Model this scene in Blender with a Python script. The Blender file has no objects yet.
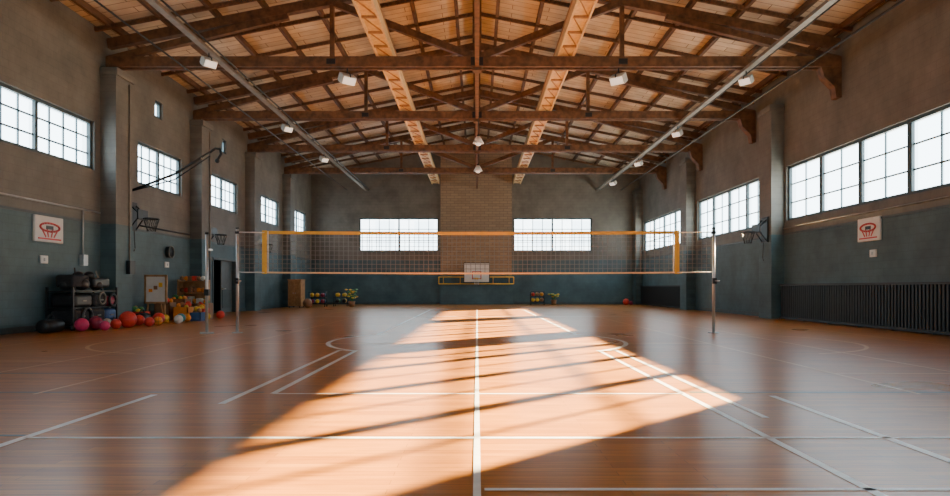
import bpy, bmesh, math, random
from mathutils import Vector, Matrix
random.seed(7)
scene=bpy.context.scene
XL,XR=-10.95,10.75
YB,YF=43.0,-6.0
EZ,AZ=8.6,10.8
# ---------------------------------------------------------------- materials
def mat(name,col,rough=0.6,metal=0.0,noise=0.0,nscale=5.0,emit=None,es=0,coat=0,bump=0.0,detail=4):
    m=bpy.data.materials.new(name); m.use_nodes=True
    nt=m.node_tree; b=nt.nodes['Principled BSDF']
    b.inputs['Base Color'].default_value=(*col,1); b.inputs['Roughness'].default_value=rough
    b.inputs['Metallic'].default_value=metal
    if coat: b.inputs['Coat Weight'].default_value=coat
    if emit:
        b.inputs['Emission Color'].default_value=(*emit,1); b.inputs['Emission Strength'].default_value=es
    if noise>0 or bump>0:
        tc=nt.nodes.new('ShaderNodeTexCoord'); n=nt.nodes.new('ShaderNodeTexNoise')
        n.inputs['Scale'].default_value=nscale; n.inputs['Detail'].default_value=detail
        nt.links.new(tc.outputs['Object'],n.inputs['Vector'])
        if noise>0:
            r=nt.nodes.new('ShaderNodeValToRGB')
            r.color_ramp.elements[0].position=0.3; r.color_ramp.elements[1].position=0.7
            r.color_ramp.elements[0].color=(*[c*(1-noise) for c in col],1)
            r.color_ramp.elements[1].color=(*[min(1,c*(1+noise)) for c in col],1)
            nt.links.new(n.outputs['Fac'],r.inputs['Fac']); nt.links.new(r.outputs['Color'],b.inputs['Base Color'])
        if bump>0:
            bp=nt.nodes.new('ShaderNodeBump'); bp.inputs['Strength'].default_value=bump; bp.inputs['Distance'].default_value=0.03
            nt.links.new(n.outputs['Fac'],bp.inputs['Height']); nt.links.new(bp.outputs['Normal'],b.inputs['Normal'])
    return m

def wood(name,c1,c2,rough=0.6,stretch=(1,1,1),scale=6):
    m=bpy.data.materials.new(name); m.use_nodes=True; nt=m.node_tree; b=nt.nodes['Principled BSDF']
    tc=nt.nodes.new('ShaderNodeTexCoord'); mp=nt.nodes.new('ShaderNodeMapping'); mp.inputs['Scale'].default_value=stretch
    n=nt.nodes.new('ShaderNodeTexNoise'); n.inputs['Scale'].default_value=scale; n.inputs['Detail'].default_value=6
    r=nt.nodes.new('ShaderNodeValToRGB'); r.color_ramp.elements[0].position=.3; r.color_ramp.elements[1].position=.72
    r.color_ramp.elements[0].color=(*c1,1); r.color_ramp.elements[1].color=(*c2,1)
    nt.links.new(tc.outputs['Object'],mp.inputs['Vector']); nt.links.new(mp.outputs['Vector'],n.inputs['Vector'])
    nt.links.new(n.outputs['Fac'],r.inputs['Fac']); nt.links.new(r.outputs['Color'],b.inputs['Base Color'])
    b.inputs['Roughness'].default_value=rough
    return m

def floor_mat():
    m=bpy.data.materials.new('parquet_floor'); m.use_nodes=True; nt=m.node_tree; L=nt.links; b=nt.nodes['Principled BSDF']
    tc=nt.nodes.new('ShaderNodeTexCoord'); mp=nt.nodes.new('ShaderNodeMapping')
    L.new(tc.outputs['Object'],mp.inputs['Vector'])
    br=nt.nodes.new('ShaderNodeTexBrick'); br.inputs['Scale'].default_value=1
    br.inputs['Brick Width'].default_value=1.3; br.inputs['Row Height'].default_value=0.085
    br.inputs['Mortar Size'].default_value=0.0022; br.inputs['Mortar Smooth'].default_value=0.3
    br.inputs['Color1'].default_value=(0.40,0.142,0.017,1); br.inputs['Color2'].default_value=(0.55,0.215,0.030,1)
    br.inputs['Mortar'].default_value=(0.17,0.06,0.012,1); br.offset=0.37
    L.new(mp.outputs['Vector'],br.inputs['Vector'])
    mp2=nt.nodes.new('ShaderNodeMapping'); mp2.inputs['Scale'].default_value=(2.5,30,1); L.new(tc.outputs['Object'],mp2.inputs['Vector'])
    n=nt.nodes.new('ShaderNodeTexNoise'); n.inputs['Scale'].default_value=1; n.inputs['Detail'].default_value=5
    L.new(mp2.outputs['Vector'],n.inputs['Vector'])
    mx=nt.nodes.new('ShaderNodeMix'); mx.data_type='RGBA'; mx.blend_type='MULTIPLY'; mx.inputs['Factor'].default_value=0.5
    r=nt.nodes.new('ShaderNodeValToRGB'); r.color_ramp.elements[0].color=(.55,.5,.45,1); r.color_ramp.elements[1].color=(1.3,1.25,1.2,1)
    r.color_ramp.elements[0].position=.3; r.color_ramp.elements[1].position=.7
    L.new(n.outputs['Fac'],r.inputs['Fac']); L.new(br.outputs['Color'],mx.inputs['A']); L.new(r.outputs['Color'],mx.inputs['B'])
    L.new(mx.outputs['Result'],b.inputs['Base Color'])
    n2=nt.nodes.new('ShaderNodeTexNoise'); n2.inputs['Scale'].default_value=0.5; n2.inputs['Detail'].default_value=2; L.new(tc.outputs['Object'],n2.inputs['Vector'])
    mr=nt.nodes.new('ShaderNodeMapRange'); mr.inputs['To Min'].default_value=0.25; mr.inputs['To Max'].default_value=0.33
    L.new(n2.outputs['Fac'],mr.inputs['Value']); L.new(mr.outputs['Result'],b.inputs['Roughness'])
    bp=nt.nodes.new('ShaderNodeBump'); bp.inputs['Strength'].default_value=0.08; bp.inputs['Distance'].default_value=0.003
    L.new(br.outputs['Fac'],bp.inputs['Height']); bp.invert=True; L.new(bp.outputs['Normal'],b.inputs['Normal'])
    b.inputs['Specular IOR Level'].default_value=0.33
    return m

def wall_mat(axis):
    m=bpy.data.materials.new('painted_block_wall_'+axis); m.use_nodes=True; nt=m.node_tree; L=nt.links; b=nt.nodes['Principled BSDF']
    tc=nt.nodes.new('ShaderNodeTexCoord'); sp=nt.nodes.new('ShaderNodeSeparateXYZ'); L.new(tc.outputs['Object'],sp.inputs['Vector'])
    cb=nt.nodes.new('ShaderNodeCombineXYZ')
    L.new(sp.outputs['Y' if axis=='x' else 'X'],cb.inputs['X']); L.new(sp.outputs['Z'],cb.inputs['Y'])
    br=nt.nodes.new('ShaderNodeTexBrick'); br.inputs['Scale'].default_value=1; br.inputs['Brick Width'].default_value=0.4; br.inputs['Row Height'].default_value=0.2
    br.inputs['Mortar Size'].default_value=0.008; br.inputs['Color1'].default_value=(1,1,1,1); br.inputs['Color2'].default_value=(.92,.92,.92,1); br.inputs['Mortar'].default_value=(.78,.78,.78,1)
    L.new(cb.outputs['Vector'],br.inputs['Vector'])
    gt=nt.nodes.new('ShaderNodeMath'); gt.operation='GREATER_THAN'; gt.inputs[1].default_value=2.95; L.new(sp.outputs['Z'],gt.inputs[0])
    c=nt.nodes.new('ShaderNodeMix'); c.data_type='RGBA'; c.inputs['A'].default_value=(0.074,0.140,0.165,1); c.inputs['B'].default_value=(0.160,0.155,0.135,1)
    L.new(gt.outputs[0],c.inputs['Factor'])
    n=nt.nodes.new('ShaderNodeTexNoise'); n.inputs['Scale'].default_value=0.9; n.inputs['Detail'].default_value=8; n.inputs['Roughness'].default_value=.65; L.new(tc.outputs['Object'],n.inputs['Vector'])
    r=nt.nodes.new('ShaderNodeValToRGB'); r.color_ramp.elements[0].position=.3; r.color_ramp.elements[1].position=.75
    r.color_ramp.elements[0].color=(.65,.65,.65,1); r.color_ramp.elements[1].color=(1.3,1.3,1.3,1); L.new(n.outputs['Fac'],r.inputs['Fac'])
    m1=nt.nodes.new('ShaderNodeMix'); m1.data_type='RGBA'; m1.blend_type='MULTIPLY'; m1.inputs['Factor'].default_value=1
    L.new(c.outputs['Result'],m1.inputs['A']); L.new(r.outputs['Color'],m1.inputs['B'])
    m2=nt.nodes.new('ShaderNodeMix'); m2.data_type='RGBA'; m2.blend_type='MULTIPLY'; m2.inputs['Factor'].default_value=.8
    L.new(m1.outputs['Result'],m2.inputs['A']); L.new(br.outputs['Color'],m2.inputs['B']); L.new(m2.outputs['Result'],b.inputs['Base Color'])
    b.inputs['Roughness'].default_value=.62
    bp=nt.nodes.new('ShaderNodeBump'); bp.inputs['Strength'].default_value=.3; bp.inputs['Distance'].default_value=.01
    L.new(m2.outputs['Result'],bp.inputs['Height']); L.new(bp.outputs['Normal'],b.inputs['Normal'])
    return m

def ceiling_mat():
    m=bpy.data.materials.new('plank_ceiling'); m.use_nodes=True; nt=m.node_tree; L=nt.links; b=nt.nodes['Principled BSDF']
    tc=nt.nodes.new('ShaderNodeTexCoord')
    br=nt.nodes.new('ShaderNodeTexBrick'); br.inputs['Scale'].default_value=1; br.inputs['Brick Width'].default_value=2.4; br.inputs['Row Height'].default_value=.33
    br.inputs['Mortar Size'].default_value=.012; br.inputs['Color1'].default_value=(.70,.62,.49,1); br.inputs['Color2'].default_value=(.56,.49,.37,1); br.inputs['Mortar'].default_value=(.2,.13,.08,1)
    L.new(tc.outputs['Object'],br.inputs['Vector'])
    n=nt.nodes.new('ShaderNodeTexNoise'); n.inputs['Scale'].default_value=1.5; n.inputs['Detail'].default_value=6; L.new(tc.outputs['Object'],n.inputs['Vector'])
    r=nt.nodes.new('ShaderNodeValToRGB'); r.color_ramp.elements[0].position=.3; r.color_ramp.elements[1].position=.7
    r.color_ramp.elements[0].color=(.7,.66,.6,1); r.color_ramp.elements[1].color=(1.1,1.1,1.1,1); L.new(n.outputs['Fac'],r.inputs['Fac'])
    m1=nt.nodes.new('ShaderNodeMix'); m1.data_type='RGBA'; m1.blend_type='MULTIPLY'; m1.inputs['Factor'].default_value=.8
    L.new(br.outputs['Color'],m1.inputs['A']); L.new(r.outputs['Color'],m1.inputs['B']); L.new(m1.outputs['Result'],b.inputs['Base Color'])
    b.inputs['Roughness'].default_value=.7
    return m

def glass_mat(name,es):
    m=bpy.data.materials.new(name); m.use_nodes=True; nt=m.node_tree; L=nt.links
    for x in list(nt.nodes): nt.nodes.remove(x)
    o=nt.nodes.new('ShaderNodeOutputMaterial'); t=nt.nodes.new('ShaderNodeBsdfTransparent'); t.inputs['Color'].default_value=(.9,.93,.95,1)
    e=nt.nodes.new('ShaderNodeEmission'); e.inputs['Color'].default_value=(.74,.91,1,1); e.inputs['Strength'].default_value=es
    a=nt.nodes.new('ShaderNodeAddShader'); L.new(t.outputs[0],a.inputs[0]); L.new(e.outputs[0],a.inputs[1]); L.new(a.outputs[0],o.inputs['Surface'])
    return m

M_floor=floor_mat(); M_wx=wall_mat('x'); M_wy=wall_mat('y'); M_ceil=ceiling_mat()
M_glass=glass_mat('glowing_window_glass',7.0)  # panes emit a glow of their own, standing in for skylight
M_frame=mat('window_frame_paint',(.05,.08,.09),.5,noise=.2)
M_muntin=mat('window_muntin_paint',(.10,.17,.20),.5)
M_timber=wood('dark_timber',(.065,.031,.013),(.20,.097,.040),.6,(1,1,1),5)
M_purlin=wood('purlin_timber',(.055,.027,.012),(.16,.078,.034),.65,(3,.6,3),4)
M_cream=wood('cream_painted_timber',(.66,.48,.24),(.88,.70,.40),.55,(2,2,2),5)
M_tanw=wood('orange_brown_timber',(.28,.14,.05),(.46,.25,.10),.55,(2,2,2),5)
M_steel=mat('galvanised_steel',(.55,.57,.58),.4,.6,noise=.12)
M_tray=mat('weathered_tray_steel',(.22,.20,.17),.55,.4,noise=.2)
M_dsteel=mat('black_steel',(.02,.024,.028),.45,.3)
M_white=mat('white_paint',(.78,.78,.75),.5,noise=.05)
M_line=mat('white_court_paint',(.88,.88,.86),.32,noise=.08,nscale=12)
M_teal=mat('teal_court_paint',(.03,.12,.14),.32)
M_oline=mat('faded_court_paint',(.72,.47,.25),.35)
M_orange=mat('orange_webbing',(.95,.52,.06),.6,noise=.1)
M_cord=mat('net_cord',(.26,.26,.25),.8)
M_ocord=mat('net_edge_cord',(.9,.62,.36),.7)
M_red=mat('red_enamel',(.55,.03,.03),.4)
def brickmat():
    m=bpy.data.materials.new('brick_pier'); m.use_nodes=True; nt=m.node_tree; L=nt.links; b=nt.nodes['Principled BSDF']
    tc=nt.nodes.new('ShaderNodeTexCoord'); sp=nt.nodes.new('ShaderNodeSeparateXYZ'); L.new(tc.outputs['Object'],sp.inputs['Vector']); cb=nt.nodes.new('ShaderNodeCombineXYZ')
    L.new(sp.outputs['X'],cb.inputs['X']); L.new(sp.outputs['Z'],cb.inputs['Y'])
    br=nt.nodes.new('ShaderNodeTexBrick'); br.inputs['Scale'].default_value=1; br.inputs['Brick Width'].default_value=.5; br.inputs['Row Height'].default_value=.17
    br.inputs['Mortar Size'].default_value=.012; br.inputs['Color1'].default_value=(.33,.25,.17,1); br.inputs['Color2'].default_value=(.27,.205,.14,1); br.inputs['Mortar'].default_value=(.18,.14,.10,1)
    L.new(cb.outputs['Vector'],br.inputs['Vector']); L.new(br.outputs['Color'],b.inputs['Base Color']); b.inputs['Roughness'].default_value=.8
    return m
M_brick=brickmat()
# ---------------------------------------------------------------- mesh builder
class MB:
    def __init__(s): s.bm=bmesh.new(); s.mats=[]
    def mi(s,m):
        if m not in s.mats: s.mats.append(m)
        return s.mats.index(m)
    def _tag(s,vs,m,smooth=False):
        i=s.mi(m); fs=set()
        for v in vs:
            for f in v.link_faces: fs.add(f)
        for f in fs: f.material_index=i; f.smooth=smooth
    def box(s,x0,x1,y0,y1,z0,z1,m):
        r=bmesh.ops.create_cube(s.bm,size=1,matrix=Matrix.Translation(((x0+x1)/2,(y0+y1)/2,(z0+z1)/2))@Matrix.Diagonal((x1-x0,y1-y0,z1-z0,1)))
        s._tag(r['verts'],m)
    def rbox(s,x0,x1,y0,y1,z0,z1,m,bev=.03):
        r=bmesh.ops.create_cube(s.bm,size=1,matrix=Matrix.Translation(((x0+x1)/2,(y0+y1)/2,(z0+z1)/2))@Matrix.Diagonal((x1-x0,y1-y0,z1-z0,1)))
        s._tag(r['verts'],m)
        es=set(e for v in r['verts'] for e in v.link_edges)
        q=bmesh.ops.bevel(s.bm,geom=list(es),offset=bev,segments=3,affect='EDGES',profile=.5)
        i=s.mi(m)
        for f in q['faces']: f.material_index=i; f.smooth=True
    def beam(s,p,q,w,h,m):
        p=Vector(p);q=Vector(q);d=q-p;l=d.length;y=d.normalized()
        up=Vector((0,0,1))
        if abs(y.z)>.99: up=Vector((0,1,0))
        x=y.cross(up).normalized(); z=x.cross(y).normalized()
        R=Matrix((x,y,z)).transposed().to_4x4()
        r=bmesh.ops.create_cube(s.bm,size=1,matrix=Matrix.Translation((p+q)/2)@R@Matrix.Diagonal((w,l,h,1)))
        s._tag(r['verts'],m)
    def cyl(s,p,q,r1,m,r2=None,seg=12):
        p=Vector(p);q=Vector(q);d=q-p
        R=d.to_track_quat('Z','Y').to_matrix().to_4x4()
        r=bmesh.ops.create_cone(s.bm,cap_ends=True,segments=seg,radius1=r1,radius2=r1 if r2 is None else r2,depth=d.length,matrix=Matrix.Translation((p+q)/2)@R)
        s._tag(r['verts'],m,True)
    def path(s,pts,r,m,seg=8):
        for a,b in zip(pts[:-1],pts[1:]): s.cyl(a,b,r,m,seg=seg)
        for p in pts[1:-1]: s.sph(p,r,m,8,6)
    def sph(s,c,r,m,u=20,v=14,sc=(1,1,1)):
        q=bmesh.ops.create_uvsphere(s.bm,u_segments=u,v_segments=v,radius=r,matrix=Matrix.Translation(c)@Matrix.Diagonal((*sc,1)))
        s._tag(q['verts'],m,True)
    def torus(s,c,R,r,m,axis='z',seg=28,n=8,a0=0,a1=2*math.pi):
        c=Vector(c); rings=[]; full=abs(a1-a0-2*math.pi)<1e-4
        cnt=seg if full else seg+1
        for i in range(cnt):
            a=a0+(a1-a0)*i/seg; ring=[]
            for j in range(n):
                b=2*math.pi*j/n
                u=(R+r*math.cos(b))*math.cos(a); v=(R+r*math.cos(b))*math.sin(a); w=r*math.sin(b)
                o={'z':(u,v,w),'y':(u,w,v),'x':(w,u,v)}[axis]
                ring.append(s.bm.verts.new(c+Vector(o)))
            rings.append(ring)
        i0=s.mi(m)
        for i in range(seg):
            A=rings[i];B=rings[(i+1)%cnt]
            for j in range(n):
                f=s.bm.faces.new((A[j],B[j],B[(j+1)%n],A[(j+1)%n])); f.material_index=i0; f.smooth=True
    def poly(s,pts,m):
        f=s.bm.faces.new([s.bm.verts.new(p) for p in pts]); f.material_index=s.mi(m); return f
    def prism(s,pts,off,m):
        off=Vector(off); a=[s.bm.verts.new(p) for p in pts]; b=[s.bm.verts.new(Vector(p)+off) for p in pts]; i=s.mi(m); n=len(a)
        fs=[s.bm.faces.new(a),s.bm.faces.new(b[::-1])]
        for k in range(n): fs.append(s.bm.faces.new((a[k],b[k],b[(k+1)%n],a[(k+1)%n])))
        for f in fs: f.material_index=i
    def done(s,name,parent=None):
        bmesh.ops.recalc_face_normals(s.bm,faces=s.bm.faces[:])
        me=bpy.data.meshes.new(name); s.bm.to_mesh(me); s.bm.free()
        for m in s.mats: me.materials.append(m)
        o=bpy.data.objects.new(name,me); scene.collection.objects.link(o)
        if parent: o.parent=parent
        return o

def cells(mb,axis,c0,c1,u0,u1,z0,z1,holes,m):
    us=sorted(set([u0,u1]+[h[0] for h in holes]+[h[1] for h in holes])); zs=sorted(set([z0,z1]+[h[2] for h in holes]+[h[3] for h in holes]))
    for a,b in zip(us[:-1],us[1:]):
        for c,d in zip(zs[:-1],zs[1:]):
            cu,cz=(a+b)/2,(c+d)/2
            if any(h[0]<cu<h[1] and h[2]<cz<h[3] for h in holes): continue
            if axis=='x': mb.box(c0,c1,a,b,c,d,m)
            else: mb.box(a,b,c0,c1,c,d,m)
# ---------------------------------------------------------------- shell
T=.35
TR=[-4.3,1.6,7.5,13.4,19.3,25.2,31.1,37.0]
RP=[(22.75,23.75),(32.0,32.95),(42.2,43)]
LW=[(14.0,18.6,4.45,5.85),(21.0,24.1,4.45,5.85),(26.6,29.7,4.45,5.85),(32.2,35.9,4.45,5.85),(38.2,41.6,4.45,5.85),(8.5,12.5,4.45,5.85),(-3.,1,4.45,5.85)]
LS=[(22.1,22.65,6.9,7.5),(27.9,28.4,6.9,7.5)]
DOOR=(26.9,29.5,0,2.35)
RW=[(14.2,22.6,3.4,5.3),(24.3,31.7,3.4,5.3),(33.5,42.0,3.4,5.3),(-3,3,3.4,5.3)]
BW=[(-7.8,-2.55,3.5,5.72),(2.4,7.6,3.5,5.72)]
fl=MB(); fl.box(XL-T,XR+T,YF-T,YB+T,-.2,0,M_floor); fl.done('floor')
w=MB(); cells(w,'x',XL-T,XL,YF,YB,0,EZ,LW+LS+[DOOR],M_wx)
for y in TR: w.box(XL,XL+.45,y-.4,y+.5,0,7.5,M_wx); w.rbox(XL,XL+.52,y-.45,y+.55,7.28,7.5,M_wx,.03)
w.done('wall_left')
w=MB(); cells(w,'x',XR,XR+T,YF,YB,0,EZ,RW,M_wx)
for y0,y1 in RP: w.box(XR-.45,XR,y0,y1,0,7.5,M_wx); w.rbox(XR-.52,XR,y0-.05,y1+.0,7.28,7.5,M_wx,.03)
w.done('wall_right')
def roofz(x): 
    return AZ-(AZ-EZ)*abs(x)/((XR+T) if x>0 else -(XL-T))
w=MB(); cells(w,'y',YB,YB+T,XL-T,XR+T,0,EZ,BW,M_wy)
w.prism([(XL-T,YB,EZ),(XR+T,YB,EZ),(0,YB,AZ)],(0,T,0),M_wy)
w.box(-2.4,2.3,YB-.25,YB,1.9,8.6,M_brick); w.box(-2.45,2.35,YB-.3,YB,0,1.9,M_wy); w.prism([(-2.4,YB-.25,8.6),(2.3,YB-.25,8.6),(2.3,YB-.25,roofz(2.3)-.05),(0,YB-.25,AZ-.05),(-2.4,YB-.25,roofz(2.4)-.05)],(0,.25,0),M_brick)
w.done('wall_back')
FILL_WIN=[(-7,-3,2.2,5.5),(3,7,2.2,5.5)]  # unseen glowing windows added behind the camera as front fill light
w=MB(); cells(w,'y',YF-T,YF,XL-T,XR+T,0,EZ,FILL_WIN,M_wy)
w.prism([(XL-T,YF-T,EZ),(XR+T,YF-T,EZ),(0,YF-T,AZ)],(0,T,0),M_wy); w.done('wall_front')
c=MB()
c.prism([(XL-T,YF-T,EZ),(0,YF-T,AZ),(0,YF-T,AZ+.2),(XL-T,YF-T,EZ+.2)],(0,YB-YF+2*T,0),M_ceil)
c.prism([(XR+T,YF-T,EZ),(0,YF-T,AZ),(0,YF-T,AZ+.2),(XR+T,YF-T,EZ+.2)],(0,YB-YF+2*T,0),M_ceil)
c.done('ceiling')
wn=0
def window(axis,c0,c1,h,nsec,ncol,nrow,inner,post=.055):
    global wn; wn+=1
    mb=MB(); u0,u1,z0,z1=h; mid=(c0+c1)/2; f=.09
    def B(a,b,z,zz,d,m):
        if axis=='x': mb.box(mid-d,mid+d,a,b,z,zz,m)
        else: mb.box(a,b,mid-d,mid+d,z,zz,m)
    B(u0,u0+f,z0,z1,.1,M_frame);B(u1-f,u1,z0,z1,.1,M_frame);B(u0,u1,z0,z0+f,.1,M_frame);B(u0,u1,z1-f,z1,.1,M_frame)
    sw=(u1-u0)/nsec
    for i in range(1,nsec): B(u0+i*sw-post,u0+i*sw+post,z0+f,z1-f,.08,M_frame)
    for i in range(nsec):
        for j in range(1,ncol):
            u=u0+i*sw+sw*j/ncol; B(u-.022,u+.022,z0+f,z1-f,.03,M_muntin)
    for k in range(1,nrow):
        z=z0+(z1-z0)*k/nrow; B(u0+f,u1-f,z-.022,z+.022,.03,M_muntin)
    i=M_glass
    if axis=='x': mb.poly([(mid,u0,z0),(mid,u1,z0),(mid,u1,z1),(mid,u0,z1)],i)
    else: mb.poly([(u0,mid,z0),(u1,mid,z0),(u1,mid,z1),(u0,mid,z1)],i)
    mb.done('window_%d'%wn)
for h in LW: window('x',XL-T,XL,h,2,3 if h[1]-h[0]<4 else 4,3,1)
for h in LS: window('x',XL-T,XL,h,1,1,1,1)
for h in RW: window('x',XR,XR+T,h,4,2,3,-1,.085)
for h in BW: window('y',YB,YB+T,h,2,4,3,-1)
for h in FILL_WIN: window('y',YF-T,YF,h,2,3,4,1)
t=MB(); prev=YF
for y in TR+[YB+.4]:
    a,b=prev,y-.4
    if b>a: t.box(XL,XL+.03,a,b,2.92,2.98,M_frame)
    prev=y+.5
t.done('trim_1')
t=MB(); t.box(XR-.03,XR,YF,22.75,2.92,2.98,M_frame); t.box(XR-.03,XR,23.75,32,2.92,2.98,M_frame); t.box(XR-.03,XR,32.95,42.2,2.92,2.98,M_frame); t.done('trim_2')
b=MB(); prev=YF
for y in TR+[YB+.4]:
    a,bb=prev,y-.4
    for s0,s1 in ([(a,DOOR[0]-.12),(DOOR[1]+.12,bb)] if a<DOOR[0]<bb else [(a,bb)]):
        b.box(XL,XL+.025,s0,s1,0,.15,M_frame)
    prev=y+.5
b.done('baseboard_left')
b=MB(); b.box(XR-.025,XR,YF,22.75,0,.15,M_frame); b.box(XR-.025,XR,23.75,32,0,.15,M_frame); b.box(XR-.025,XR,32.95,42.2,0,.15,M_frame); b.done('baseboard_right')
b=MB(); b.box(XL,-2.45,YB-.025,YB,0,.15,M_frame); b.box(2.45,XR-.45,YB-.025,YB,0,.15,M_frame); b.done('baseboard_back')
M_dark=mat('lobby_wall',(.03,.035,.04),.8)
M_door=mat('grey_door_paint',(.09,.115,.125),.5,noise=.15)
d=MB()
for a,b_ in [(DOOR[0],DOOR[0]+.07),(DOOR[1]-.07,DOOR[1])]: d.box(XL-T+.02,XL+.03,a,b_,0,2.35,M_frame)
d.box(XL-T+.02,XL+.03,DOOR[0],DOOR[1],2.27,2.35,M_frame)
d.box(XL-.2,XL-.15,28.2,DOOR[1]-.07,0.01,2.27,M_door); d.box(XL-.16,XL-.13,28.3,29.3,.2,1.0,M_frame)
d.cyl((XL-.15,28.32,1.05),(XL-.06,28.32,1.05),.025,M_steel); d.cyl((XL-.06,28.3,1.05),(XL-.06,28.5,1.05),.018,M_steel)
d.done('door_1')
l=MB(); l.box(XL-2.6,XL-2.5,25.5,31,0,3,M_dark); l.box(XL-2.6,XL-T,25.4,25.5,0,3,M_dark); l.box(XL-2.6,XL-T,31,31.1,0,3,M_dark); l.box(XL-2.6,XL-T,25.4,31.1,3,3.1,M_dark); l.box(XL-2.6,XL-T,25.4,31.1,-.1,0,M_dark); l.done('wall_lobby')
# ---------------------------------------------------------------- roof structure
def truss(y):
    t=MB(); zt=7.75
    L_,R_=XL+.02,XR-.02
    for dy in (-.13,.13):
        t.beam((L_,y+dy,zt),(R_,y+dy,zt),.09,.30,M_timber)
    ap=AZ-.36
    for sgn,xe in ((-1,L_),(1,R_)):
        t.beam((xe,y,roofz(xe)-.36),(0,y,ap),.2,.28,M_timber)
        t.beam((xe,y,zt+.1),(sgn*5.6,y,roofz(sgn*5.6)-.55),.16,.2,M_timber)
        t.beam((0,y,zt+.15),(sgn*4.3,y,roofz(4.3)-.4),.16,.2,M_timber)
        t.beam((sgn*4.3,y,zt+.1),(sgn*4.3,y,roofz(4.3)-.4),.12,.14,M_timber)
        t.box(min(xe,xe-sgn*.3),max(xe,xe-sgn*.3),y-.16,y+.16,7.51,7.6,M_timber)
        t.box(sgn*4.3-.13,sgn*4.3+.13,y-.19,y+.19,zt-.08,zt+.08,M_dsteel)
    t.beam((0,y,zt-.25),(0,y,ap),.26,.26,M_timber)
    t.box(-.18,.18,y-.19,y+.19,zt-.12,zt+.12,M_dsteel)
    if not any(a-.3<y<b+.3 for a,b in RP):
        X=XR-.005
        t.prism([(X,y-.15,6.7),(X,y-.15,7.6),(X-.6,y-.15,7.6),(X-.5,y-.15,7.3),(X-.2,y-.15,7.0),(X-.15,y-.15,6.7)],(0,.3,0),M_timber)
    t.done('roof_truss')
for y in TR: truss(y)
p=MB()
for k in range(8):
    for sg in (-1,1):
        x=sg*(.7+k*1.4)
        z=roofz(x)-.12
        p.box(x-.055,x+.055,YF,YB-.3,z-.09,z+.09,M_purlin)
p.box(-.12,.12,YF,YB-.3,AZ-.32,AZ-.02,M_timber)
p.done('roof_purlins')
p=MB()
y=-5.0
while y<YB-.3:
    if min(abs(y-t_) for t_ in TR)>.5:
        for xe in (XL+.02,XR-.02): p.beam((xe,y,roofz(xe)-.20),(0,y,AZ-.20),.07,.12,M_purlin)
    y+=1.475*4/3
p.done('roof_rafters')
p=MB()
for a,b_ in zip(TR[:-1],TR[1:]):
    p.beam((0,a,7.95),(0,b_,AZ-.4),.10,.12,M_timber); p.beam((0,a,AZ-.4),(0,b_,7.95),.10,.12,M_timber)
p.beam((0,TR[0],7.65),(0,YB-.3,7.65),.12,.10,M_timber)
p.done('ridge_bracing')
for x in (-2.72,2.62):
    g=MB(); z0=7.9
    g.box(x-.19,x+.19,YF,YB-.3,z0+.06,z0+.34,M_cream)
    g.box(x-.25,x-.20,YF,YB-.3,z0,z0+.38,M_cream); g.box(x+.20,x+.25,YF,YB-.3,z0,z0+.38,M_cream)
    g.box(x-.255,x-.195,YF,YB-.3,z0+.3,z0+.385,M_tanw); g.box(x+.195,x+.255,YF,YB-.3,z0+.3,z0+.385,M_tanw)
    y=YF+.4
    while y<YB-1.3:
        g.box(x-.2,x+.2,y,y+.07,z0+.01,z0+.06,M_tanw); g.beam((x-.16,y+.1,z0+.045),(x+.16,y+.95,z0+.045),.02,.03,M_tanw); y+=1.0
    g.done('ceiling_beam')
M_lamp=mat('lamp_lens',(.75,.75,.7),.3,emit=(1,.93,.8),es=.8)
M_fix=mat('fixture_grey',(.6,.59,.55),.5,noise=.08)
for x,z in ((-7.3,7.5),(7.95,7.5)):
    r=MB(); r.box(x-.065,x+.065,8,YB-.02,z+.0,z+.09,M_tray); r.box(x-.085,x+.085,8,YB-.02,z-.015,z,M_tray)
    r.cyl((x+.2,8,z+.06),(x+.2,YB-.02,z+.06),.025,M_dsteel)
    r.done('cable_tray')
r=MB(); r.path([(9.6,8,7.55),(9.5,YB-.02,7.55)],.03,M_dsteel); r.done('ceiling_conduit')
r=MB(); r.path([(-8.6,8,7.56),(-8.6,YB-.02,7.56)],.025,M_dsteel); r.done('ceiling_conduit')
def flood(x,y,z,yaw=0,big=1.):
    f=MB()
    f.cyl((0,0,.0),(0,0,-.12),.02,M_dsteel)
    f.torus((0,0,-.28),.17,.015,M_dsteel,axis='x',a0=0,a1=math.pi,seg=12,n=6)
    n0=len(f.bm.verts)
    f.rbox(-.2,.2,-.12,.12,-.40,-.16,M_fix,.03)
    for i in range(6): f.box(-.18+.065*i,-.165+.065*i,.1,.17,-.38,-.18,M_steel)
    f.box(-.17,.17,-.135,-.12,-.37,-.19,M_lamp)
    f.bm.verts.ensure_lookup_table()
    bmesh.ops.rotate(f.bm,verts=f.bm.verts[n0:],cent=(0,0,-.28),matrix=Matrix.Rotation(math.radians(35),3,'X'))
    o=f.done('floodlight'); o.location=(x,y,z); o.rotation_euler=(0,0,math.radians(yaw)); o.scale=(big,)*3
for x,y,yaw in ((-7.3,17.7,50),(-7.3,25,50),(-7.3,31,50),(7.95,19.2,-50),(7.95,25.8,-50),(7.95,32,-50),(7.95,38,-50)):
    flood(x,y,7.484,yaw,.95)
for x,yw in ((-3.85,40),(4.2,-40)): flood(x,19.3,7.6,yw,1.15)
for y in (25.2,31.1):
    f=MB(); f.cyl((0.05,y-.3,7.595),(0.05,y-.3,6.95),.015,M_dsteel); f.cyl((.05,y-.3,6.95),(.05,y-.3,6.85),.06,M_dsteel); f.cyl((.05,y-.3,6.62),(.05,y-.3,6.88),.22,M_white,.08,20); f.sph((.05,y-.3,6.64),.12,M_lamp,12,8)
    f.done('pendant_light')
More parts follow.
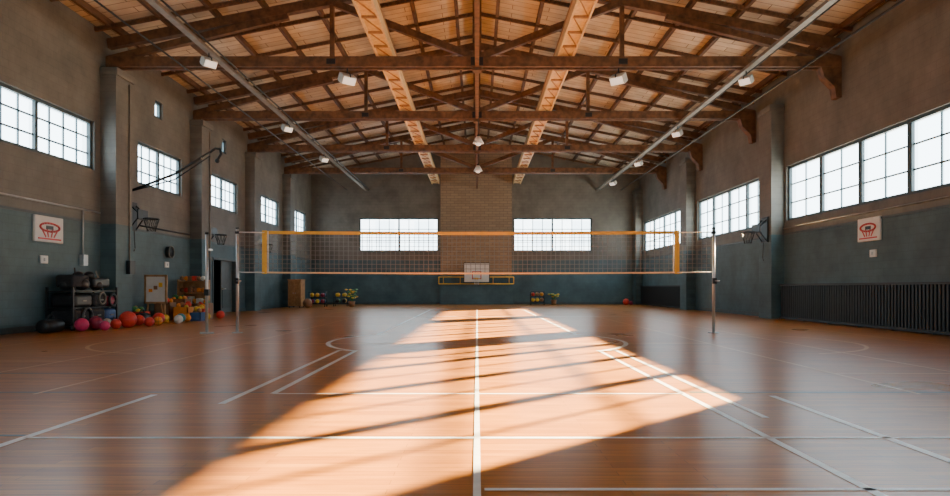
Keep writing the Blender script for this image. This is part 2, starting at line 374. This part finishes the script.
# ---------------------------------------------------------------- court markings
cm=MB(); LWD=.05
def hl(y,x0,x1,m=M_line,w=LWD,z=.003): cm.poly([(x0,y-w/2,z),(x1,y-w/2,z),(x1,y+w/2,z),(x0,y+w/2,z)],m)
def vl(x,y0,y1,m=M_line,w=LWD,z=.003): cm.poly([(x-w/2,y0,z),(x+w/2,y0,z),(x+w/2,y1,z),(x-w/2,y1,z)],m)
def arc(cx,cy,r,a0,a1,m=M_line,w=LWD,z=.0035,n=48):
    for i in range(n):
        a=math.radians(a0+(a1-a0)*i/n);b_=math.radians(a0+(a1-a0)*(i+1)/n)
        cm.poly([(cx+(r-w/2)*math.cos(a),cy+(r-w/2)*math.sin(a),z),(cx+(r+w/2)*math.cos(a),cy+(r+w/2)*math.sin(a),z),(cx+(r+w/2)*math.cos(b_),cy+(r+w/2)*math.sin(b_),z),(cx+(r-w/2)*math.cos(b_),cy+(r-w/2)*math.sin(b_),z)],m)
vl(0.0,-4,33,w=.042,z=.004)
hl(6.63,-2.08,2.1); hl(4.68,-3.26,9,w=.05); hl(3.48,.04,9,w=.045)
hl(6.72,-9.5,-2.2,M_teal,.06,.0025); hl(6.72,2.2,9.5,M_teal,.06,.0025); hl(4.75,-9.5,-3.3,M_teal,.05,.0025)
vl(-2.08,6.63,11.1,w=.07); vl(-2.38,6.05,11.3,w=.07); vl(2.1,2.0,11.1,w=.06); vl(2.4,5.4,11.3,w=.06)
vl(-3.26,4.0,6.57,w=.07); vl(2.95,-2,6.5,w=.07)
arc(0,13.2,2.95,135,225,w=.09); arc(0,13.2,2.95,-45,45,w=.09)
vl(-2.3,15,32,w=.08); vl(2.3,15,32,w=.08)
hl(11.2,-2.4,-2.05,w=.07); hl(11.2,2.05,2.4,w=.07)
vl(-4.5,6.6,24.6,M_oline,.045); vl(4.5,6.6,24.6,M_oline,.045)
vl(-6.1,2,40,M_oline,.045); vl(6.1,2,40,M_oline,.045)
hl(12.6,-4.5,4.5,M_oline,.07); hl(18.6,-4.5,4.5,M_oline,.08); hl(24.6,-6.1,6.1,M_line,.09); hl(32,-6.1,6.1,M_line,.12); hl(15.6,-4.5,4.5,M_teal,.05)
hl(8.2,-9.5,-4.5,M_teal,.05); hl(8.2,4.5,9.5,M_oline,.05); hl(9.6,-9.5,-6.1,M_oline,.06)
arc(5.0,13.0,2.4,-75,75,M_oline,.07); arc(-5.0,13.0,2.4,105,255,M_oline,.07)
vl(-8.8,2,40,M_oline,.045); vl(8.8,2,40,M_oline,.045)
cm.done('court_markings')
# ---------------------------------------------------------------- volleyball net
NY=15.6
root=bpy.data.objects.new('volleyball_net',None); scene.collection.objects.link(root)
n=MB(); x0,x1=-5.1,4.80; zt,zb=2.42,1.46
PX0,PX1=-5.75,5.68
def zsag(x,z): return z-.03*(1-((x-(x0+x1)/2)/5.7)**2)
N=100
for i in range(N+1):
    x=PX0+.06+(PX1-PX0-.12)*i/N
    n.box(x-.006,x+.006,NY-.003,NY+.003,zsag(x,zb),zsag(x,zt),M_cord)
for k in range(1,9):
    z=zb+(zt-zb)*k/9
    for i in range(12):
        a=PX0+(PX1-PX0)*i/12;b_=PX0+(PX1-PX0)*(i+1)/12
        n.beam((a,NY,zsag(a,z)),(b_,NY,zsag(b_,z)),.006,.012,M_cord)
n.done('mesh_cords',root)
n=MB()
for i in range(16):
    a=x0+(x1-x0)*i/16;b_=x0+(x1-x0)*(i+1)/16
    n.beam((a,NY,zsag(a,zt)),(b_,NY,zsag(b_,zt)),.02,.075,M_orange)
    n.beam((a,NY,zsag(a,zb)),(b_,NY,zsag(b_,zb)),.02,.04,M_ocord)
for x in (x0,x1):
    n.box(x-.055,x+.055,NY-.012,NY+.012,zb-.04,zt+.04,M_orange)
    n.cyl((x+(.09 if x<0 else -.09),NY-.02,zb),(x+(.09 if x<0 else -.09),NY-.02,zt+.02),.012,M_white)
for a,b_ in ((PX0,x0),(x1,PX1)):
    n.cyl((a,NY,zsag(a,zt)),(b_,NY,zsag(b_,zt)),.014,M_white); n.cyl((a,NY,zsag(a,zb)),(b_,NY,zsag(b_,zb)),.014,M_white)
n.done('tape_bands',root)
for x in (PX0,PX1):
    n=MB(); n.cyl((x,NY,0.02),(x,NY,2.5),.036,M_steel,seg=16); n.cyl((x,NY,2.5),(x,NY,2.53),.044,M_dsteel,seg=16)
    n.cyl((x,NY,0),(x,NY,.02),.13,M_steel,seg=24); n.box(x-.045,x+.045,NY-.08,NY-.03,1.18,1.32,M_dsteel); n.cyl((x,NY-.07,1.25),(x+.12,NY-.07,1.25),.012,M_steel)
    n.box(x-.045,x+.045,NY-.045,NY+.045,2.38,2.44,M_dsteel); n.done('post_left' if x<0 else 'post_right',root)
n=MB(); x=-6.4; yy=15.4
n.cyl((x,yy,0),(x,yy,.03),.16,M_steel,seg=24); n.cyl((x,yy,.03),(x,yy,2.35),.035,M_steel,seg=16); n.cyl((x,yy,2.35),(x,yy,2.4),.045,M_dsteel); n.beam((x,yy,2.0),(x,yy+.3,2.0),.04,.04,M_steel)
n.box(x-.05,x+.05,yy-.05,yy+.05,.9,1.05,M_dsteel); n.done('spare_net_post')
# ---------------------------------------------------------------- basketball hoops
h=MB(); by=YB-1.0
h.rbox(-.86,.82,by-.03,by+.03,1.42,2.72,M_white,.02)
for a in ((-.86,-.82,1.42,2.72),(.78,.82,1.42,2.72),(-.86,.82,2.67,2.72),(-.86,.82,1.42,1.47)): h.box(a[0],a[1],by-.045,by-.03,a[2],a[3],M_dsteel)
for a in ((-.32,-.27,1.65,2.15),(.23,.28,1.65,2.15),(-.32,.28,2.1,2.15),(-.32,.28,1.65,1.7)): h.box(a[0],a[1],by-.045,by-.03,a[2],a[3],M_red)
h.torus((-.02,by-.3,1.7),.225,.02,M_orange); h.box(-.1,.06,by-.1,by-.03,1.62,1.74,M_orange)
for i in range(12):
    a=2*math.pi*i/12; a2=a+.5
    h.cyl((-.02+.22*math.cos(a),by-.3+.22*math.sin(a),1.69),(-.02+.13*math.cos(a2),by-.3+.13*math.sin(a2),1.3),.008,M_white,seg=5)
    h.cyl((-.02+.22*math.cos(a),by-.3+.22*math.sin(a),1.69),(-.02+.13*math.cos(a-.5),by-.3+.13*math.sin(a-.5),1.3),.008,M_white,seg=5)
for x in (-.4,.36):
    h.cyl((x,by+.03,2.3),(x,YB-.26,2.5),.03,M_dsteel); h.cyl((x,by+.03,1.95),(x,YB-.26,2.05),.03,M_dsteel)
h.done('basketball_hoop')
r=MB(); ry=YB-.5
for z in (1.35,1.8): r.cyl((-2.5,ry,z),(2.4,ry,z),.035,M_orange)
for x in (-2.5,2.4): r.cyl((x,ry,1.35),(x,ry,1.8),.035,M_orange)
for x in (-2.2,-1.1,1.05,2.1): r.cyl((x,ry,1.5),(x,YB-.305,1.5),.03,M_dsteel); r.cyl((x,ry,1.35),(x,ry,1.8),.02,M_orange)
r.done('wall_safety_rail')
def sign(xw,y,z,s,wd,ht):
    m=MB(); e=.07
    m.rbox(min(xw,xw+s*e),max(xw,xw+s*e),y-wd/2,y+wd/2,z-ht/2,z+ht/2,M_white,.02)
    xa,xb=sorted((xw+s*e,xw+s*(e+.012)))
    pts=[(xw+s*(e+.01),y+wd*.34*math.cos(t_/20*2*math.pi),z+.05+ht*.16*math.sin(t_/20*2*math.pi)) for t_ in range(21)]
    m.path(pts,.026,M_red,6)
    m.box(xa,xb,y-wd*.4,y+wd*.4,z-ht*.40,z-ht*.34,M_red)
    for q in (-.28,-.1,.1,.28): m.beam((xw+s*(e+.008),y+wd*q,z),(xw+s*(e+.008),y+wd*q*.5,z-ht*.3),.01,.035,M_red)
    m.box(xa,xb,y-wd*.12,y+wd*.12,z+.0,z+.09,M_dsteel)
    m.done('wall_hoop_sign')
sign(XL,16.55,2.57,1,1.1,.66); sign(XR,17.75,2.68,-1,1.0,.64)
def switch(xw,y,z,s):
    m=MB(); m.rbox(min(xw,xw+s*.04),max(xw,xw+s*.04),y-.14,y+.14,z-.1,z+.1,M_white,.01); m.box(min(xw+s*.04,xw+s*.06),max(xw+s*.04,xw+s*.06),y-.03,y+.03,z-.04,z+.04,M_steel); m.done('wall_switch_plate')
switch(XL,16.4,1.8,1); switch(XR,17.6,2.02,-1); switch(XL,22.9,1.9,1)
def wallhoop(xw,s,y,z,big=1.):
    m=MB(); R=.23*big
    m.box(min(xw,xw+s*.05),max(xw,xw+s*.05),y-.25,y+.25,z-.35,z+.55,M_dsteel)
    for dy in (-.2,.2):
        m.path([(xw+s*.05,y+dy,z+.45),(xw+s*.35,y+dy*.8,z+.15)],.022,M_dsteel); m.path([(xw+s*.05,y+dy,z-.3),(xw+s*.35,y+dy*.8,z+.12)],.022,M_dsteel)
    m.box(min(xw+s*.33,xw+s*.37),max(xw+s*.33,xw+s*.37),y-.3,y+.3,z-.02,z+.3,M_dsteel)
    m.torus((xw+s*(.4+R),y,z+.02),R,.018,M_dsteel)
    for i in range(10):
        a=2*math.pi*i/10
        for q in (.5,-.5): m.cyl((xw+s*(.4+R)+R*math.cos(a),y+R*math.sin(a),z+.01),(xw+s*(.4+R)+.12*math.cos(a+q),y+.12*math.sin(a+q),z-.38),.006,M_dsteel,seg=5)
    m.path([(xw+s*.03,y+.1,z-.3),(xw+s*.05,y+.12,z-.9),(xw+s*.05,y+.05,z-1.0)],.012,M_dsteel)
    m.done('wall_mounted_basketball_hoop')
wallhoop(XL,1,20.6,3.25); wallhoop(XL,1,26.2,3.2); wallhoop(XL,1,32.1,3.2)
wallhoop(XR-.45,-1,23.2,3.05)
m=MB(); y0=20.2
m.box(XL,XL+.06,y0-.12,y0+.12,3.8,4.4,M_dsteel)
m.path([(XL+.05,y0,4.05),(-9.4,y0,4.62),(-8.3,y0,5.3),(-8.12,y0,5.42),(-8.0,y0,5.40),(-7.95,y0,5.25),(-8.05,y0,5.08)],.04,M_dsteel)
m.path([(XL+.05,y0,4.05),(-9.4,y0,4.45),(-8.3,y0,5.18)],.02,M_dsteel); m.sph((-8.07,y0,5.03),.07,M_dsteel)
m.done('wall_boom_arm')
k=MB(); k.path([(XL+.04,8,3.25),(XL+.04,13.0,3.25)],.025,M_steel); k.path([(XL+.04,13.95,3.25),(XL+.04,18.8,3.25)],.025,M_steel); k.path([(XL+.04,18.0,3.25),(XL+.04,18.0,2.0)],.02,M_steel); k.box(XL,XL+.12,17.9,18.1,1.7,2.0,M_steel); k.done('wall_conduit')
k=MB(); k.path([(XL+.47,19.6,1.9),(XL+.47,19.6,7.2)],.02,M_tray); k.box(XL+.45,XL+.57,19.45,19.75,1.5,1.9,M_dsteel); k.done('wall_conduit')
k=MB(); k.path([(XL+.47,25.5,.2),(XL+.47,25.5,7.2)],.02,M_tray); k.done('wall_conduit')
k=MB(); k.path([(XL+.04,21.0,3.1),(XL+.04,24.7,3.1)],.025,M_dsteel); k.done('wall_conduit')
k=MB(); k.path([(XR-.04,8,3.15),(XR-.04,22.7,3.15)],.025,M_tray); k.done('wall_conduit')
# ---------------------------------------------------------------- radiators right
M_rad=mat('radiator_dark_paint',(.014,.019,.023),.5)
def radiator(y0,y1):
    m=MB(); x1=XR-.03; x0=XR-.22; M=M_rad
    m.box(x0+.05,x1,y0,y1,.08,1.16,M); m.box(x0-.02,x1,y0-.02,y1+.02,1.16,1.22,M); m.box(x0-.01,x1,y0-.02,y1+.02,.02,.1,M)
    y=y0+.04
    while y<y1-.06:
        m.box(x0,x0+.06,y,y+.07,.1,1.16,M); y+=.13
    yy=y0
    while yy<y1: m.box(x0+.03,x1,yy,yy+.06,0,.04,M); yy+=1.5
    m.done('radiator')
radiator(12.0,22.6); radiator(33.1,41.9)
# ---------------------------------------------------------------- sports clutter
cols={'pink':(.70,.04,.16),'red':(.70,.05,.03),'maroon':(.28,.02,.06),'orange':(.85,.30,.03),'blue':(.03,.10,.28),'yellow':(.85,.55,.05),'green':(.07,.26,.09),'white':(.75,.75,.7),'black':(.016,.016,.018),'brown':(.30,.15,.07),'teal':(.04,.25,.28)}
MC={k:mat('rubber_'+k,v,.42,noise=.12) for k,v in cols.items()}
M_fab=mat('black_fabric',(.02,.021,.025),.85,noise=.3,nscale=20,bump=.3)
M_oak=wood('oak',(.34,.17,.065),(.55,.31,.13),.5)
def ball(x,y,r,c,name='exercise_ball'):
    m=MB(); m.sph((0,0,0),r,MC[c],32,20)
    for ax in ('x','y','z'): m.torus((0,0,0),r*.997,r*.03,MC['black'] if name=='basketball' else MC[c],axis=ax,seg=40,n=6)
    o=m.done(name); o.location=(x,y,r*1.03+.001); o.rotation_euler=(0,.0,.6)
for a in [(-9.85,16.2,.16,'pink'),(-9.85,16.8,.17,'maroon'),(-9.45,17.6,.22,'red'),(-9.85,18.2,.17,'blue'),(-9.75,18.75,.15,'red'),(-9.45,19.3,.17,'red'),(-9.25,20.3,.14,'teal'),(-9.9,17.4,.13,'white'),(-9.45,16.5,.12,'pink'),(-9.5,17.1,.13,'red'),(-9.65,20.1,.13,'yellow'),(-9.15,18.15,.13,'red'),(-9.3,20.85,.12,'orange'),(-9.0,19.6,.13,'white'),(-9.0,22.8,.14,'red'),(-9.1,21.9,.12,'yellow')]: ball(*a)
ball(-9.2,18.75,.125,'orange','basketball')
# wheeled rack/cart with dark gear heaped on it
m=MB(); X0,X1=-10.85,-10.2; Y0,Y1=16.4,18.4
for x in (X0,X1):
    for y in (Y0,Y1): m.box(x-.025,x+.025,y-.025,y+.025,.1,1.1,M_dsteel); m.cyl((x-.03,y,.07),(x+.03,y,.07),.07,MC['black'],seg=16)
for z in (.14,.55,.98): m.box(X0,X1,Y0,Y1,z,z+.03,M_dsteel)
for i,(a,b_,z,hh,mm) in enumerate([(16.45,17.1,.17,.36,M_fab),(17.15,17.8,.17,.37,M_fab),(17.85,18.35,.17,.34,MC['blue']),(16.45,17.2,.58,.34,MC['black']),(17.3,17.9,.58,.36,M_fab),(17.95,18.35,.58,.28,MC['maroon'])]):
    m.rbox(X0+.03,X1+.04,a,b_,z,z+hh,mm,.09); m.box(X1+.04,X1+.052,(a+b_)/2-.08,(a+b_)/2+.08,z+hh*.45,z+hh*.55,M_tray)
for (x,y,z,r_,c_) in [(-10.55,16.7,1.16,.17,'black'),(-10.4,17.1,1.18,.19,'black'),(-10.65,17.45,1.2,.2,'blue'),(-10.4,17.75,1.15,.16,'black'),(-10.6,18.1,1.17,.18,'black'),(-10.55,17.2,1.4,.14,'black'),(-10.5,17.6,1.42,.13,'black')]:
    m.sph((x,y,z),r_,MC[c_],16,12,(1,1.1,.85))
m.rbox(-10.75,-10.3,16.55,17.3,1.1,1.42,M_fab,.06); m.rbox(-10.7,-10.3,17.5,18.25,1.1,1.36,MC['black'],.06)
m.torus((X1+.06,16.9,.35),.2,.045,MC['black'],axis='x'); m.torus((X1+.06,17.6,.8),.15,.025,M_tray,axis='x'); m.torus((X1+.06,18.1,.75),.16,.035,MC['black'],axis='x')
m.beam((X1+.05,16.5,.2),(X1-.2,16.8,1.6),.03,.03,M_dsteel); m.beam((X1+.05,18.2,.2),(X1-.3,17.9,1.55),.03,.03,M_tray)
m.done('equipment_cart')
def duffel(x,y,c,r=.2,l=.7):
    m=MB(); m.cyl((x,y-l/2,r),(x,y+l/2,r),r,MC[c],seg=24); m.sph((x,y-l/2,r),r,MC[c],sc=(1,.35,1)); m.sph((x,y+l/2,r),r,MC[c],sc=(1,.35,1)); m.torus((x,y,r*1.9),r*.8,.018,M_dsteel,axis='x',a0=0,a1=math.pi); m.box(x-.012,x+.012,y-l*.45,y+l*.45,2*r-.01,2*r+.008,M_dsteel); m.done('duffel_bag')
duffel(-10.3,15.7,'black',.16,.6); duffel(-10.1,19.6,'black',.16,.5)
# notice board on easel
m=MB(); y=20.75; xc=-10.25
m.box(xc-.33,xc+.33,y-.02,y+.02,.62,1.46,M_white)
for a in ((xc-.36,xc-.30,.58,1.5),(xc+.30,xc+.36,.58,1.5)): m.box(a[0],a[1],y-.035,y+.03,a[2],a[3],M_oak)
for z in (.58,1.44): m.box(xc-.36,xc+.36,y-.035,y+.03,z,z+.06,M_oak)
m.beam((xc-.3,y,0.02),(xc-.2,y+.06,1.5),.04,.04,M_oak); m.beam((xc+.3,y,0.02),(xc+.2,y+.06,1.5),.04,.04,M_oak); m.beam((xc,y+.5,0.02),(xc,y+.06,1.45),.04,.04,M_oak)
for i in range(3): m.box(xc-.22+.16*i,xc-.1+.16*i,y-.03,y-.02,.95+.08*i,1.05+.1*i,MC[['orange','brown','yellow'][i]])
m.done('notice_board')
def crate(x,y,w_,d_,hh,c,items):
    m=MB(); 
    m.box(x-w_/2,x+w_/2,y-d_/2,y+d_/2,0,.03,MC[c])
    for a in ((x-w_/2,x-w_/2+.03,y-d_/2,y+d_/2),(x+w_/2-.03,x+w_/2,y-d_/2,y+d_/2),(x-w_/2,x+w_/2,y-d_/2,y-d_/2+.03),(x-w_/2,x+w_/2,y+d_/2-.03,y+d_/2)):
        m.box(*a,0.03,hh,MC[c])
    for i in range(items):
        m.sph((x+random.uniform(-.3,.3)*w_,y+random.uniform(-.3,.3)*d_,hh-.02+random.uniform(0,.14)),random.uniform(.06,.10),MC[random.choice(['orange','yellow','white','red','green','brown'])],14,10)
    m.done('storage_crate')
crate(-10.5,20.2,.5,.4,.35,'red',8); crate(-10.4,21.7,.5,.5,.6,'brown',10); crate(-9.75,21.6,.5,.5,.45,'orange',9); crate(-10.35,22.6,.6,.5,.7,'brown',10); crate(-9.5,22.3,.45,.45,.38,'red',8); crate(-9.2,21.4,.35,.35,.28,'blue',5); crate(-9.6,22.9,.45,.4,.55,'brown',9)
# shelving with toys
m=MB(); X0,X1=-10.75,-9.75; Y0,Y1=23.3,23.75
for x in (X0,X1-.04): m.box(x,x+.04,Y0,Y1,0,1.38,M_oak)
for z in (.08,.48,.88,1.3): m.box(X0,X1,Y0,Y1,z,z+.035,M_oak)
m.box(X0,X1,Y1-.02,Y1,.08,1.33,M_oak)
for z in (.115,.515,.915,1.335):
    x=X0+.08
    while x<X1-.14:
        c=random.choice(['orange','yellow','white','red','brown','orange','brown','brown'])
        if random.random()<.5: m.sph((x+.05,Y0+.12,z+.09),.088,MC[c],14,10)
        else: m.rbox(x,x+.13,Y0-.02,Y0+.3,z,z+random.uniform(.16,.32),MC[c],.02)
        x+=.15
m.done('toy_shelf')
# back-left cabinet
m=MB(); x0,x1,y0,y1=-10.35,-9.65,35.6,36.45
m.box(x0,x1,y0,y1,.08,1.5,M_oak); m.box(x0-.03,x1+.03,y0-.03,y1+.03,1.5,1.56,M_tanw)
m.box(x0+.04,(x0+x1)/2-.01,y0-.02,y0,.14,1.45,M_tanw); m.box((x0+x1)/2+.01,x1-.04,y0-.02,y0,.14,1.45,M_tanw)
for x in ((x0+x1)/2-.06,(x0+x1)/2+.06): m.cyl((x,y0-.05,.8),(x,y0-.02,.8),.02,M_steel)
for x in (x0+.05,x1-.1):
    for y in (y0+.02,y1-.08): m.box(x,x+.05,y,y+.05,0,.08,M_dsteel)
m.done('wooden_cabinet')
def trolley(x,y,w_,cs):
    m=MB(); d_=.5
    for a in (-1,1):
        for b_ in (-1,1):
            m.cyl((x+a*w_/2,y+b_*d_/2,.06),(x+a*w_/2,y+b_*d_/2,.85),.02,M_dsteel,seg=8); m.cyl((x+a*w_/2-.02,y+b_*d_/2,.06),(x+a*w_/2+.02,y+b_*d_/2,.06),.06,M_dsteel)
    for z in (.2,.55,.85):
        for b_ in (-1,1): m.cyl((x-w_/2,y+b_*d_/2,z),(x+w_/2,y+b_*d_/2,z),.016,M_dsteel,seg=8)
        for a in (-1,1): m.cyl((x+a*w_/2,y-d_/2,z),(x+a*w_/2,y+d_/2,z),.016,M_dsteel,seg=8)
    for z in (.2,.55):
        n_=max(2,int(w_/.27))
        for i in range(n_): m.cyl((x-w_/2+w_*(i+.5)/n_,y-d_/2,z),(x-w_/2+w_*(i+.5)/n_,y+d_/2,z),.01,M_dsteel,seg=6)
        for i in range(n_):
            for j in (-.13,.13): m.sph((x-w_/2+w_*(i+.5)/n_,y+j,z+.13),.12,MC[random.choice(cs)],18,12)
    m.done('ball_trolley')
trolley(-9.1,37.2,.9,['black','maroon','yellow','blue']); trolley(3.85,41.5,.85,['yellow','red','brown','orange'])
trolley(-8.0,38.3,.8,['yellow','yellow','black','green'])
ball(-9.2,35.3,.25,'brown'); ball(9.4,41.0,.2,'red'); ball(9.75,41.2,.13,'maroon')
def plant(x,y,hh):
    m=MB(); m.cyl((x,y,0),(x,y,.3),.14,MC['brown'],.19,20); m.torus((x,y,.3),.19,.02,MC['brown'])
    m.cyl((x,y,.29),(x,y,.3),.17,MC['black'])
    for i in range(26):
        a=random.uniform(0,6.28); r=random.uniform(.08,.35); z=random.uniform(.5,hh)
        p=(x+r*math.cos(a),y+r*math.sin(a),z); m.cyl((x,y,.28),p,.008,MC['green'],seg=5)
        m.sph(p,.09,MC['yellow' if i%2 else 'green'],10,8,(1,1,.5))
    m.done('potted_flowers')
plant(-7.2,37.4,1.0); plant(4.95,41.9,.7)
m=MB(); m.cyl((XL,23.0,2.35),(XL+.12,23.0,2.35),.2,M_dsteel,seg=20); m.torus((XL+.14,23.0,2.35),.2,.02,M_tray,axis='x'); m.done('wall_hose_reel')
# building-shaped blocker added outside to keep low sun off the back windows
M_blocker=mat('sun_blocker_render',(.6,.6,.58),.8,noise=.15,nscale=1)
m=MB(); m.box(-9,13,48,52,-.2,9,M_blocker); m.box(-9.15,13.15,47.85,52.15,9,9.3,M_frame)
for i in range(7): m.box(-7.5+2.9*i,-6.1+2.9*i,47.95,48.02,4.2,6,M_frame)
m.done('sun_blocker_building')
m=MB(); m.box(-80,80,-60,120,-.5,-.25,mat('asphalt_ground',(.3,.3,.3),.9,noise=.2,nscale=.5)); m.done('ground')
# ---------------------------------------------------------------- light & world
sun=bpy.data.lights.new('sun','SUN'); sun.energy=210; sun.color=(1,.75,.42); sun.angle=math.radians(.6)
so=bpy.data.objects.new('sun',sun); scene.collection.objects.link(so)
dv=Vector((-10.4,-10.0,-4.35)); so.rotation_euler=dv.to_track_quat('-Z','Y').to_euler(); so.location=(20,30,20)
wd=bpy.data.worlds.new('sky_world'); scene.world=wd; wd.use_nodes=True; nt=wd.node_tree
bg=nt.nodes['Background']; bg.inputs['Strength'].default_value=3.0
tc=nt.nodes.new('ShaderNodeTexCoord'); sp=nt.nodes.new('ShaderNodeSeparateXYZ'); r=nt.nodes.new('ShaderNodeValToRGB')
nt.links.new(tc.outputs['Generated'],sp.inputs[0]); nt.links.new(sp.outputs['Z'],r.inputs['Fac'])
r.color_ramp.elements[0].position=0.0; r.color_ramp.elements[0].color=(.85,.88,.9,1); r.color_ramp.elements[1].position=.6; r.color_ramp.elements[1].color=(.55,.75,1,1)
nt.links.new(r.outputs['Color'],bg.inputs['Color'])
# ---------------------------------------------------------------- camera
cd=bpy.data.cameras.new('camera'); cd.sensor_width=36; cd.lens=24.63; cd.shift_y=40/950; cd.shift_x=-2/950; cd.clip_end=300
co=bpy.data.objects.new('camera',cd); scene.collection.objects.link(co); co.location=(0,0,1.08); co.rotation_euler=(math.radians(90),0,0)
scene.camera=co
